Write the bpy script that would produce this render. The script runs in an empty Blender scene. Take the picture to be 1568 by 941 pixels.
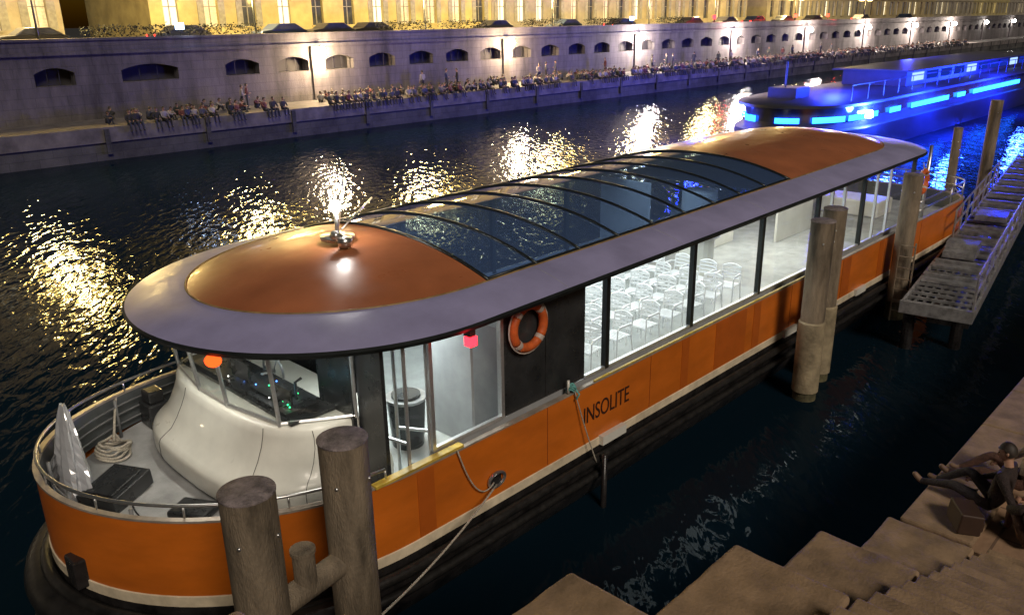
import bpy, bmesh, math, random
from mathutils import Vector, Matrix
random.seed(7)
R=random.random
S=bpy.context.scene
S.view_settings.view_transform='Standard'; S.view_settings.look='None'; S.view_settings.exposure=0
col=S.collection
# ------------------------------------------------------------------ materials
def mat(name,c,rough=.6,metal=0,var=.15,scale=3,bump=0,bscale=20,emit=None,es=0,stretch=(1,1,1),coat=0,rvar=0):
    m=bpy.data.materials.new(name); m.use_nodes=True
    nt=m.node_tree; b=nt.nodes['Principled BSDF']
    b.inputs['Roughness'].default_value=rough; b.inputs['Metallic'].default_value=metal
    b.inputs['Coat Weight'].default_value=coat
    tc=nt.nodes.new('ShaderNodeTexCoord'); mp=nt.nodes.new('ShaderNodeMapping')
    mp.inputs['Scale'].default_value=stretch
    nt.links.new(tc.outputs['Object'],mp.inputs['Vector'])
    n=nt.nodes.new('ShaderNodeTexNoise'); n.inputs['Scale'].default_value=scale; n.inputs['Detail'].default_value=8; n.inputs['Roughness'].default_value=.6
    nt.links.new(mp.outputs[0],n.inputs['Vector'])
    r=nt.nodes.new('ShaderNodeValToRGB'); e=r.color_ramp.elements
    e[0].position=.3; e[1].position=.7
    e[0].color=(*[max(0,v*(1-var*1.6)) for v in c],1); e[1].color=(*[min(1,v*(1+var)) for v in c],1)
    nt.links.new(n.outputs['Fac'],r.inputs['Fac']); nt.links.new(r.outputs[0],b.inputs['Base Color'])
    if rvar:
        mr=nt.nodes.new('ShaderNodeMapRange'); mr.inputs[1].default_value=.3; mr.inputs[2].default_value=.7; mr.inputs[3].default_value=rough-rvar; mr.inputs[4].default_value=rough+rvar
        nr_=nt.nodes.new('ShaderNodeTexNoise'); nr_.inputs['Scale'].default_value=scale*2.3; nr_.inputs['Detail'].default_value=6
        nt.links.new(mp.outputs[0],nr_.inputs['Vector']); nt.links.new(nr_.outputs[0],mr.inputs[0]); nt.links.new(mr.outputs[0],b.inputs['Roughness'])
    if bump:
        n2=nt.nodes.new('ShaderNodeTexNoise'); n2.inputs['Scale'].default_value=bscale; n2.inputs['Detail'].default_value=5
        nt.links.new(mp.outputs[0],n2.inputs['Vector'])
        bp=nt.nodes.new('ShaderNodeBump'); bp.inputs['Strength'].default_value=bump; bp.inputs['Distance'].default_value=.05
        nt.links.new(n2.outputs['Fac'],bp.inputs['Height']); nt.links.new(bp.outputs[0],b.inputs['Normal'])
    if emit:
        b.inputs['Emission Color'].default_value=(*emit,1); b.inputs['Emission Strength'].default_value=es
    return m
def emis(name,c,s):
    m=bpy.data.materials.new(name); m.use_nodes=True; nt=m.node_tree; nt.nodes.clear()
    e=nt.nodes.new('ShaderNodeEmission'); e.inputs[0].default_value=(*c,1); e.inputs[1].default_value=s
    o=nt.nodes.new('ShaderNodeOutputMaterial'); nt.links.new(e.outputs[0],o.inputs[0]); return m
def glassm(name,tint,base=.05,rough=.02,dens=0.0,body=(.02,.03,.06),edge=.75):
    m=bpy.data.materials.new(name); m.use_nodes=True; nt=m.node_tree; nt.nodes.clear()
    t=nt.nodes.new('ShaderNodeBsdfTransparent'); t.inputs[0].default_value=(*tint,1)
    d=nt.nodes.new('ShaderNodeBsdfDiffuse'); d.inputs[0].default_value=(*body,1)
    g=nt.nodes.new('ShaderNodeBsdfGlossy'); g.inputs['Roughness'].default_value=rough
    lw=nt.nodes.new('ShaderNodeLayerWeight'); lw.inputs[0].default_value=.5
    pw=nt.nodes.new('ShaderNodeMath'); pw.operation='POWER'; pw.inputs[1].default_value=4
    nt.links.new(lw.outputs['Facing'],pw.inputs[0])
    mr=nt.nodes.new('ShaderNodeMapRange'); mr.inputs[3].default_value=base; mr.inputs[4].default_value=edge
    nt.links.new(pw.outputs[0],mr.inputs[0])
    m1=nt.nodes.new('ShaderNodeMixShader'); m1.inputs[0].default_value=dens
    m2=nt.nodes.new('ShaderNodeMixShader')
    nt.links.new(t.outputs[0],m1.inputs[1]); nt.links.new(d.outputs[0],m1.inputs[2])
    nt.links.new(mr.outputs[0],m2.inputs[0]); nt.links.new(m1.outputs[0],m2.inputs[1]); nt.links.new(g.outputs[0],m2.inputs[2])
    o=nt.nodes.new('ShaderNodeOutputMaterial'); nt.links.new(m2.outputs[0],o.inputs[0]); return m
M={}
M['orange']=mat('orange_paint',(.60,.150,.014),.38,0,.15,.7,.04,6,stretch=(1,1,2.5),coat=.15,rvar=.08)
M['orange_dk']=mat('orange_patch',(.46,.105,.012),.4,0,.1,2)
M['domeor']=mat('dome_orange',(.42,.14,.055),.36,.0,.16,.8,.03,8,coat=.2,rvar=.1)
M['brim']=mat('brim_grey',(.34,.325,.54),.42,0,.12,1.2,.03,10,rvar=.08)
M['white']=mat('white_gelcoat',(.68,.675,.61),.35,0,.09,1.5,coat=.15,rvar=.08)
M['cream']=mat('cream_stripe',(.72,.62,.45),.4,0,.2,3)
M['cap']=mat('gunwale_cap',(.42,.36,.30),.4,.3,.2,4)
M['yellow']=mat('yellow_line',(.60,.42,.06),.45,0,.3,3)
M['trim']=mat('roof_trim',(.30,.20,.08),.5,0,.3,5)
M['black']=mat('black_hull',(.022,.02,.02),.32,0,.5,3,.1,20,rvar=.1)
M['rubber']=mat('black_rubber',(.018,.017,.016),.42,0,.4,5,rvar=.12)
M['dark']=mat('dark_panel',(.03,.032,.034),.3,0,.3,2,rvar=.08)
M['frame']=mat('dark_frame',(.03,.035,.035),.35,.5,.2,3)
M['deck']=mat('deck_grey',(.40,.41,.41),.55,0,.22,2,.08,60)
M['bulw']=mat('bulwark_grey',(.085,.095,.098),.5,0,.2,3)
M['floor']=mat('cabin_floor',(.46,.48,.47),.25,0,.12,3)
M['ceil']=mat('cabin_ceiling',(.6,.6,.58),.6,0,.05,3)
M['part']=mat('partition_grey',(.34,.35,.36),.5,0,.1,3)
M['steel']=mat('steel',(.6,.6,.6),.28,.9,.1,10)
M['alu']=mat('brushed_aluminium',(.72,.73,.74),.32,.8,.08,30)
M['chair']=mat('chair_aluminium',(.85,.86,.87),.35,.3,.05,30)
M['pile']=mat('pile_steel',(.25,.20,.14),.75,.1,.45,4,.5,70,stretch=(1,1,.22))
M['pilecap']=mat('pile_cap',(.26,.22,.22),.8,0,.4,9,.6,50)
M['algae']=mat('pile_algae',(.10,.09,.045),.8,0,.5,4,.5,30)
M['rope']=mat('rope',(.50,.46,.38),.85,0,.3,40,.5,120)
M['teal']=mat('teal_rope',(.15,.45,.42),.8,0,.3,30)
M['ring']=mat('lifering_orange',(.60,.12,.025),.5,0,.2,8)
M['ringw']=mat('lifering_white',(.55,.48,.42),.5,0,.15,8)
M['skin']=mat('skin',(.42,.23,.15),.55,0,.08,8)
M['hair']=mat('hair',(.03,.02,.014),.6,0,.4,30)
M['cabgl']=glassm('window_glass',(.93,.96,.96),.05)
M['roofgl']=glassm('roof_glass',(.24,.36,.62),.18,.04,.62,(.075,.135,.31),.85)
M['plast']=glassm('plastic_sheet',(.85,.87,.9),.15,.12,.72,(.6,.62,.66))
def stone(name,c1,c2,mort,bw,bh,var=.5,rot=True,bump=.5,stain=False):
    m=bpy.data.materials.new(name); m.use_nodes=True; nt=m.node_tree; b=nt.nodes['Principled BSDF']
    b.inputs['Roughness'].default_value=.85
    tc=nt.nodes.new('ShaderNodeTexCoord'); sx=nt.nodes.new('ShaderNodeSeparateXYZ'); cx=nt.nodes.new('ShaderNodeCombineXYZ')
    nt.links.new(tc.outputs['Object'],sx.inputs[0]); nt.links.new(sx.outputs[0],cx.inputs[0])
    nt.links.new(sx.outputs[2 if rot else 1],cx.inputs[1])
    br=nt.nodes.new('ShaderNodeTexBrick'); br.inputs['Scale'].default_value=1
    br.inputs['Brick Width'].default_value=bw; br.inputs['Row Height'].default_value=bh; br.inputs['Mortar Size'].default_value=.016
    br.inputs['Color1'].default_value=(*c1,1); br.inputs['Color2'].default_value=(*c2,1); br.inputs['Mortar'].default_value=(*mort,1)
    nt.links.new(cx.outputs[0],br.inputs['Vector'])
    n=nt.nodes.new('ShaderNodeTexNoise'); n.inputs['Scale'].default_value=.35; n.inputs['Detail'].default_value=9; n.inputs['Roughness'].default_value=.7
    mp=nt.nodes.new('ShaderNodeMapping'); mp.inputs['Scale'].default_value=(1.6,1,.35) if stain else (1,1,1)
    nt.links.new(tc.outputs['Object'],mp.inputs[0]); nt.links.new(mp.outputs[0],n.inputs['Vector'])
    mr=nt.nodes.new('ShaderNodeMapRange'); mr.inputs[1].default_value=.32; mr.inputs[2].default_value=.68; mr.inputs[3].default_value=1-var; mr.inputs[4].default_value=1.25
    nt.links.new(n.outputs[0],mr.inputs[0])
    mx=nt.nodes.new('ShaderNodeMix'); mx.data_type='RGBA'; mx.blend_type='MULTIPLY'; mx.inputs[0].default_value=1
    nt.links.new(br.outputs[0],mx.inputs[6]); nt.links.new(mr.outputs[0],mx.inputs[7]); nt.links.new(mx.outputs[2],b.inputs['Base Color'])
    n2=nt.nodes.new('ShaderNodeTexNoise'); n2.inputs['Scale'].default_value=14; n2.inputs['Detail'].default_value=8
    nt.links.new(tc.outputs['Object'],n2.inputs['Vector'])
    bp=nt.nodes.new('ShaderNodeBump'); bp.inputs['Strength'].default_value=bump; bp.inputs['Distance'].default_value=.04
    nt.links.new(n2.outputs[0],bp.inputs['Height']); nt.links.new(bp.outputs[0],b.inputs['Normal'])
    return m
M['quay']=stone('quay_stone',(.125,.112,.115),(.105,.095,.10),(.075,.068,.072),1.9,.6,.7,stain=True)
M['bank']=stone('bank_stone',(.20,.16,.12),(.17,.135,.10),(.09,.07,.05),1.9,.6,.6)
M['quayd']=stone('quay_stone_wet',(.075,.073,.07),(.055,.055,.055),(.035,.035,.035),1.6,.5,.7)
M['steps']=mat('limestone',(.31,.21,.125),.85,0,.26,3.2,.25,40)
M['pave']=stone('near_pavement',(.36,.225,.135),(.30,.19,.115),(.16,.10,.065),1.4,.8,.45,False,.3)
M['walk']=mat('far_walkway',(.12,.108,.105),.8,0,.35,1)
M['street']=mat('asphalt',(.05,.05,.05),.8,0,.2,1)
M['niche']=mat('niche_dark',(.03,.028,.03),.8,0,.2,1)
# ------------------------------------------------------------------ mesh helpers
def link(o,parent=None):
    col.objects.link(o)
    if parent: o.parent=parent
    return o
def empty(name):
    e=bpy.data.objects.new(name,None); e.empty_display_size=.3; col.objects.link(e); return e
def mesh(name,v,f,mats,parent=None,smooth=False,mi=None,autos=None):
    me=bpy.data.meshes.new(name); me.from_pydata([tuple(p) for p in v],[],f)
    if not isinstance(mats,(list,tuple)): mats=[mats]
    for m in mats: me.materials.append(m)
    if mi:
        for p,i in zip(me.polygons,mi): p.material_index=i
    if smooth:
        for p in me.polygons: p.use_smooth=True
    me.update()
    bm=bmesh.new(); bm.from_mesh(me); bmesh.ops.recalc_face_normals(bm,faces=bm.faces); bm.to_mesh(me); bm.free()
    if autos: me.set_sharp_from_angle(angle=math.radians(autos))
    return link(bpy.data.objects.new(name,me),parent)
class MB:
    def __init__(s): s.v=[];s.f=[];s.mi=[]
    def add(s,v,f,m=0):
        o=len(s.v); s.v+=list(v); s.f+=[tuple(i+o for i in q) for q in f]; s.mi+=[m]*len(f)
    def box(s,x0,x1,y0,y1,z0,z1,m=0):
        s.add([(x0,y0,z0),(x1,y0,z0),(x1,y1,z0),(x0,y1,z0),(x0,y0,z1),(x1,y0,z1),(x1,y1,z1),(x0,y1,z1)],
          [(0,3,2,1),(4,5,6,7),(0,1,5,4),(1,2,6,5),(2,3,7,6),(3,0,4,7)],m)
    def tube(s,pts,r,n=10,m=0,closed=False,cap=True):
        pts=[Vector(p) for p in pts]; N=len(pts); vs=[];fs=[]
        rr=r if isinstance(r,(list,tuple)) else [r]*N
        prev=None
        for i,p in enumerate(pts):
            if closed: d=pts[(i+1)%N]-pts[i-1]
            else: d=(pts[min(i+1,N-1)]-pts[max(i-1,0)])
            d.normalize()
            if prev is None:
                up=Vector((0,0,1)) if abs(d.z)<.9 else Vector((1,0,0)); a=d.cross(up).normalized()
            else:
                a=(prev-d*prev.dot(d)).normalized()
            prev=a; b=d.cross(a)
            for k in range(n):
                t=2*math.pi*k/n; vs.append(p+a*math.cos(t)*rr[i]+b*math.sin(t)*rr[i])
        seg=N if closed else N-1
        for i in range(seg):
            j=(i+1)%N
            for k in range(n):
                fs.append((i*n+k,i*n+(k+1)%n,j*n+(k+1)%n,j*n+k))
        if cap and not closed:
            fs.append(tuple(range(n))); fs.append(tuple((N-1)*n+k for k in range(n)))
        s.add(vs,fs,m)
    def sphere(s,c,r,m=0,n=14,k=9,sc=(1,1,1)):
        vs=[];fs=[]
        for i in range(k+1):
            ph=math.pi*i/k
            for j in range(n):
                th=2*math.pi*j/n
                vs.append((c[0]+r*sc[0]*math.sin(ph)*math.cos(th),c[1]+r*sc[1]*math.sin(ph)*math.sin(th),c[2]+r*sc[2]*math.cos(ph)))
        for i in range(k):
            for j in range(n): fs.append((i*n+j,i*n+(j+1)%n,(i+1)*n+(j+1)%n,(i+1)*n+j))
        s.add(vs,fs,m)
    def loft(s,loops,m=0,capb=False,capt=False,closed=True):
        n=len(loops[0]); vs=[p for l in loops for p in l]; fs=[]
        for i in range(len(loops)-1):
            for k in range(n if closed else n-1):
                fs.append((i*n+k,i*n+(k+1)%n,(i+1)*n+(k+1)%n,(i+1)*n+k))
        if capb: fs.append(tuple(range(n)))
        if capt: fs.append(tuple((len(loops)-1)*n+k for k in range(n)))
        s.add(vs,fs,m)
    def make(s,name,mats,parent=None,smooth=False,autos=None):
        return mesh(name,s.v,s.f,mats,parent,smooth,s.mi,autos)
def bev(o,w=.02,seg=2):
    b=o.modifiers.new('b','BEVEL'); b.width=w; b.segments=seg; b.limit_method='ANGLE'; return o
YC=10.3
def outline(x0,x1,hw,Lb,Ls,n=26,m=12,pb=2.,ps=2.6,k=24):
    near=[]
    for i in range(n+1):
        t=math.pi/2*i/n
        near.append((x0+Lb*(1-math.cos(t)**(2/pb)), -hw*math.sin(t)**(2/pb)))
    for i in range(1,k): 
        near.append((x0+Lb+(x1-Ls-x0-Lb)*i/k,-hw))
    for i in range(m+1):
        t=math.pi/2*i/m
        near.append((x1-Ls+Ls*math.sin(t)**(2/ps), -hw*max(0,math.cos(t))**(2/ps)))
    far=[(x,-y) for x,y in near[1:-1]][::-1]
    return [(x,YC+y) for x,y in near+far]
def at(ol,z): return [(x,y,z) for x,y in ol]
def sh(x,k=1): return .24*k*((6.4-x)/4.2)**2 if x<6.4 else 0
def ats(ol,z,k=1): return [(x,y,z+sh(x,k)) for x,y in ol]
# ------------------------------------------------------------------ WORLD + camera
w=bpy.data.worlds.new('World'); S.world=w; w.use_nodes=True
nt=w.node_tree; sky=nt.nodes.new('ShaderNodeTexSky'); sky.sky_type='NISHITA'; sky.sun_disc=False
FILL_EL=math.radians(38); sd=Vector((.33,.80,0)).normalized()
sky.sun_elevation=math.radians(2); 
frm=-sd; sky.sun_rotation=math.atan2(frm.x,frm.y)
nt.links.new(sky.outputs[0],nt.nodes['Background'].inputs[0]); nt.nodes['Background'].inputs[1].default_value=.02
L=bpy.data.lights.new('quay_fill','SUN'); L.energy=1.7; L.angle=math.radians(16); L.color=(1,.87,.73)  # warm fill added in place of unseen street lamps behind the camera
lo=link(bpy.data.objects.new('quay_fill',L)); dirv=Vector((sd.x*math.cos(FILL_EL),sd.y*math.cos(FILL_EL),-math.sin(FILL_EL)))
lo.rotation_euler=dirv.to_track_quat('-Z','Y').to_euler(); lo.location=(-20,-40,40)
cam=bpy.data.cameras.new('camera'); co=link(bpy.data.objects.new('camera',cam)); S.camera=co
cam.sensor_width=36; cam.lens=1250/1568*36; cam.clip_end=3000; cam.clip_start=.1
az=math.radians(44.2); pt=math.radians(19.39); ro=math.radians(.9)
fh=Vector((math.cos(az),math.sin(az),0)); rt=Vector((math.sin(az),-math.cos(az),0))
fw=fh*math.cos(pt)-Vector((0,0,math.sin(pt))); up=rt.cross(fw)
r2=rt*math.cos(ro)-up*math.sin(ro); u2=up*math.cos(ro)+rt*math.sin(ro)
mm=Matrix((r2,u2,-fw)).transposed().to_4x4(); mm.translation=Vector((0,0,7.8)); co.matrix_world=mm
def point(name,loc,e,c,r=.15,parent=None):
    l=bpy.data.lights.new(name,'POINT'); l.energy=e; l.color=c; l.shadow_soft_size=r
    o=link(bpy.data.objects.new(name,l),parent); o.location=loc; return o
def area(name,loc,sx,sy,e,c,parent=None,rot=(0,0,0)):
    l=bpy.data.lights.new(name,'AREA'); l.shape='RECTANGLE'; l.size=sx; l.size_y=sy; l.energy=e; l.color=c
    o=link(bpy.data.objects.new(name,l),parent); o.location=loc; o.rotation_euler=rot; return o
# ------------------------------------------------------------------ WATER
def water():
    m=bpy.data.materials.new('river_water'); m.use_nodes=True; nt=m.node_tree; nt.nodes.clear()
    tc=nt.nodes.new('ShaderNodeTexCoord')
    mp=nt.nodes.new('ShaderNodeMapping'); mp.vector_type='TEXTURE'; mp.inputs['Rotation'].default_value=(0,0,math.radians(52)); mp.inputs['Scale'].default_value=(1,.36,1)
    nt.links.new(tc.outputs['Object'],mp.inputs[0])
    n1=nt.nodes.new('ShaderNodeTexNoise'); n1.inputs['Scale'].default_value=1.25; n1.inputs['Detail'].default_value=2.5; n1.inputs['Roughness'].default_value=.5; n1.inputs['Distortion'].default_value=.4
    n2=nt.nodes.new('ShaderNodeTexNoise'); n2.inputs['Scale'].default_value=.22; n2.inputs['Detail'].default_value=2
    nt.links.new(mp.outputs[0],n1.inputs[0]); nt.links.new(mp.outputs[0],n2.inputs[0])
    b1=nt.nodes.new('ShaderNodeBump'); b1.inputs['Strength'].default_value=1; b1.inputs['Distance'].default_value=.052
    b2=nt.nodes.new('ShaderNodeBump'); b2.inputs['Strength'].default_value=1; b2.inputs['Distance'].default_value=.06
    nt.links.new(n1.outputs[0],b1.inputs['Height']); nt.links.new(n2.outputs[0],b2.inputs['Height']); nt.links.new(b2.outputs[0],b1.inputs['Normal'])
    d=nt.nodes.new('ShaderNodeBsdfDiffuse'); d.inputs[0].default_value=(.003,.011,.019,1)
    g=nt.nodes.new('ShaderNodeBsdfGlossy'); g.inputs['Roughness'].default_value=.02; g.inputs[0].default_value=(.8,.83,.86,1)
    f=nt.nodes.new('ShaderNodeFresnel'); f.inputs[0].default_value=1.12
    nt.links.new(b1.outputs[0],g.inputs['Normal']); nt.links.new(b2.outputs[0],f.inputs['Normal'])
    mx=nt.nodes.new('ShaderNodeMixShader'); nt.links.new(f.outputs[0],mx.inputs[0]); nt.links.new(d.outputs[0],mx.inputs[1]); nt.links.new(g.outputs[0],mx.inputs[2])
    o=nt.nodes.new('ShaderNodeOutputMaterial'); nt.links.new(mx.outputs[0],o.inputs[0]); return m
mesh('river_water',[(-400,-200,0),(1500,-200,0),(1500,53.5,0),(-400,53.5,0)],[(0,1,2,3)],water())
# ------------------------------------------------------------------ FAR QUAY
X0,X1=-60,620; ST=6.3
b=MB(); b.box(X0,X1,53,58.9,-1,1.1,1); b.box(X0,X1,52.85,58.9,1.1,2.0,0)
for i in range(60): b.box(-20+i*6.5,-19.7+i*6.5,52.75,52.845,.4,1.9,1)
b.make('far_lower_quay',[M['walk'],M['quayd']])
lampX=[-26.6,-5.1,37.9,59.4,80.9,102.4,124,146,168,190,212,234,256]
b=MB()
zn0,zn1=4.25,5.35
nl=[(2.5,1.9),(11.5,1.9),(18.5,1.2),(24.6,1.95)]
per=4.3; x=37.9-2.15-per; 
while x<X1-10:
    nl.append((x,1.35 if random.random()<.9 else 1.0)); x+=per
prev=X0
for x,hwn in nl:
    nx0,nx1=x-hwn,x+hwn
    b.box(prev,nx0,58,59.2,zn0,zn1); 
    N=12; vs=[];fs=[]
    for i in range(N+1):
        xx=nx0+2*hwn*i/N; za=zn1-.34*(2*i/N-1)**2
        vs+= [(xx,58.0,za),(xx,58.0,zn1),(xx,58.5,za)]
    for i in range(N):
        a=i*3; fs+=[(a,a+3,a+4,a+1),(a,a+2,a+5,a+3)]
    b.add(vs,fs)
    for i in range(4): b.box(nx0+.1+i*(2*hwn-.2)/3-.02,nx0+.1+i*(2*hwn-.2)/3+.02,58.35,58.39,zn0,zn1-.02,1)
    prev=nx1
b.box(prev,X1,58,59.2,zn0,zn1)
b.box(X0,X1,57.96,59.2,2.0,zn0); b.box(X0,X1,58,59.2,zn1,6.1); b.box(X0,X1,57.8,59.3,6.1,6.3); b.box(X0,X1,57.98,58.5,6.3,6.95); b.box(X0,X1,57.85,58.6,6.95,7.1)
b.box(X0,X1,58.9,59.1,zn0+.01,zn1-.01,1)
for lx in lampX: b.box(lx-.6,lx+.6,57.75,57.95,2.0,6.09)
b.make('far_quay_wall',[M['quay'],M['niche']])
mesh('far_street',[(X0,58.6,ST),(X1,58.6,ST),(X1,900,ST),(X0,900,ST)],[(0,1,2,3)],M['street'])
def bush_mesh():
    vs=[];fs=[]
    for i in range(700):
        c=Vector((R()*6-3,(R()-.5)*.9,R()**.8*1.0)); s=.06+.07*R()
        if R()<.25: c.z+=.25*R()
        a=Vector((R()-.5,R()-.5,R()-.5)).normalized(); bb=a.orthogonal().normalized(); o=len(vs)
        vs+=[c+a*s,c+bb*s*.6,c-a*s,c-bb*s*.6]; fs.append((o,o+1,o+2,o+3))
    me=bpy.data.meshes.new('planter_leaves'); me.from_pydata([tuple(p) for p in vs],[],fs); me.materials.append(mat('hedge_leaves',(.008,.010,.006),.9,0,.5,6)); return me
bm_=bush_mesh()
for x in (13,24,31,48,55,66,76,89):
    e=empty('planter_hedge'); b=MB(); b.box(x-3,x+3,58.75,59.6,ST+.002,ST+.55); b.make('planter_box',M['dark'],e)
    o=link(bpy.data.objects.new('leaves',bm_),e); o.location=(x,59.15,ST+.5)
glow=emis('wall_lamp_glow',(1,.80,.50),120)
glowc=emis('wall_lamp_glow_white',(1,.92,.82),120)
for i,lx in enumerate(lampX):
    e=empty('wall_lamp'); 
    b=MB(); b.tube([(lx,57.75,5.4),(lx,57.35,5.4),(lx,57.3,5.5)],.04,6,0); b.sphere((lx,57.25,5.72),.34,1)
    b.tube([(lx,57.25,6.06),(lx,57.25,6.16)],[.2,.04],8,0)
    b.make('lantern',[M['frame'],glow if lx<70 else glowc],e)
    if 0<lx<200:
        point('lamp_light',(lx,56.4,5.4),3800 if lx<70 else 5200,(1,.72,.40) if lx<70 else (1,.82,.68),.4,e)
gglow=emis('street_lamp_glow',(1,.66,.17),150)
gglow2=emis('street_lamp_glow_far',(1,.66,.2),35)
for lx in [18.6,34,51,68.5,86,101,124,150]:
    e=empty('street_lamp'); b=MB(); b.tube([(lx,60,ST),(lx,60,8),(lx,60,10.9)],[.12,.07,.05],8)
    b.tube([(lx-2.2,60,10.4),(lx-1.1,60,10.7),(lx,60,10.75),(lx+1.1,60,10.7),(lx+2.2,60,10.4)],.04,6)
    for dx in (-2.1,-1.3,-.45,.45,1.3,2.1): b.sphere((lx+dx,60,10.25 if abs(dx)>1 else 10.95),.30,1,10,6)
    b.make('lamp_post',[M['frame'],gglow if lx<80 else gglow2],e)
    point('lamp_light',(lx,61.6,9.6),8000,(1,.72,.28),.7,e)
# ------------------------------------------------------------------ BUILDINGS
litw=emis('lit_window',(1,.85,.55),1.8)
wgl=mat('dark_window',(.05,.055,.07),.1,0,.3,1)
curt=mat('curtain_window',(.6,.57,.5),.6,0,.2,6)
fc=[(.37,.30,.16),(.31,.27,.19),(.38,.32,.15),(.28,.25,.20),(.35,.30,.18),(.36,.32,.20)]
bx=-40; k=0
shut=mat('shutters',(.22,.21,.18),.6,0,.2,3)
while bx<420:
    nb=random.choice([8,9,11,12]); pit=random.choice([3.1,3.4,3.7]); W=nb*pit
    wm=mat('facade',fc[k%6],.85,0,.2,.6,.2,8); b=MB(); Y=73; top=random.choice([19,20.5,21])
    floors=[7.6,11.2,14.6]
    b.box(bx,bx+W,Y+.6,Y+14,ST,top)
    for i in range(nb+1):
        cx=bx+i*pit; xa=max(bx,cx-pit/2+.65); xb=min(bx+W,cx+pit/2-.65)
        b.box(xa,xb,Y,Y+.6,ST,top)
    for i in range(nb):
        cx=bx+(i+.5)*pit
        xa,xb=cx-.65,cx+.65; zs=ST
        for j,fz in enumerate(floors):
            b.box(xa,xb,Y+.02,Y+.6,zs,fz); h=2.7 if j==0 else 2.1
            b.box(xa-.12,xb+.12,Y-.12,Y-.003,fz-.15,fz-.02)
            b.box(xa-.1,xb+.1,Y-.09,Y-.003,fz+h+.02,fz+h+.2)
            r=R(); mi=1 if r<.25 else (2 if r<.6 else 3)
            b.box(xa,xb,Y+.35,Y+.59,fz,fz+h,mi)
            b.box(cx-.04,cx+.04,Y+.28,Y+.348,fz,fz+h,4); b.box(xa,xb,Y+.28,Y+.348,fz+h*.62,fz+h*.62+.07,4)
            if R()<.6:
                for s in (-1,1): b.box(cx+s*.98-.3,cx+s*.98+.3,Y-.06,Y-.002,fz,fz+h,4)
            zs=fz+h
        b.box(xa,xb,Y+.02,Y+.6,zs,top)
    b.box(bx,bx+W,Y-.2,Y-.001,10.6,10.85); b.box(bx-.02,bx+W+.02,Y-.45,Y-.001,top-.4,top)
    b.add([(bx,Y,top),(bx+W,Y,top),(bx+W,Y+14,top),(bx,Y+14,top),(bx,Y+7,top+3.2),(bx+W,Y+7,top+3.2)],[(0,1,5,4),(2,3,4,5),(0,4,3),(1,2,5)],4)
    b.make('apartment_building',[wm,litw,wgl,curt,shut])
    bx+=W+(.05 if R()<.75 else 7); k+=1
tailm=emis('tail_light',(1,.03,.02),10)
def car(x,y,z,c,red=False):
    b=MB()
    prof=[(0,.35),(0,.85),(.15,.95),(1.0,1.05),(1.65,1.48),(3.1,1.5),(3.9,1.05),(4.2,.95),(4.2,.35)]
    l1=[(x+p[0],y,z+p[1]) for p in prof]; l2=[(x+p[0],y+1.7,z+p[1]) for p in prof]; b.loft([l1,l2],0,True,True)
    b.add([(x+1.15,y-.004,z+1.06),(x+1.7,y-.004,z+1.4),(x+3.05,y-.004,z+1.42),(x+3.7,y-.004,z+1.06)],[(0,1,2,3)],1)
    for wx in (.8,3.4):
        for yy in (-.02,1.52): b.tube([(x+wx,y+yy,z+.33),(x+wx,y+yy+.2,z+.33)],.33,14,2)
    if red:
        for yy in (.1,1.4): b.box(x-.03,x-.002,y+yy,y+yy+.2,z+.75,z+.9,3)
    o=b.make('parked_car',[c,wgl,M['rubber'],tailm]); bev(o,.06,2)
cm=[mat('car_paint_'+str(i),c,.3,.2,.05,1) for i,c in enumerate([(.03,.03,.035),(.06,.06,.07),(.02,.03,.06),(.04,.04,.045)])]
for i,x in enumerate([16.5,26.5,34.8,39.5,43.6,59,70,80,95,104,112,121,131,150,171]): car(x,60.6,ST,cm[i%4],i%3==1)
for (x,c,en) in [(99,(1,.02,.03),420),(122,(1,.05,.03),420),(27.5,(.45,.65,1),60),(81,(.25,.4,1),250),(133,(1,.04,.02),420)]:
    e=empty('signal_light'); b=MB(); b.tube([(x,58.9,ST),(x,58.9,7.6)],.05,6); b.box(x-.28,x+.28,58.8,59.0,7.5,7.95,1)
    b.make('signal',[M['frame'],emis('signal_glow',c,9)],e)
    point('signal_lamp',(x,57.6,7.7),en,c,.15,e)
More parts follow.
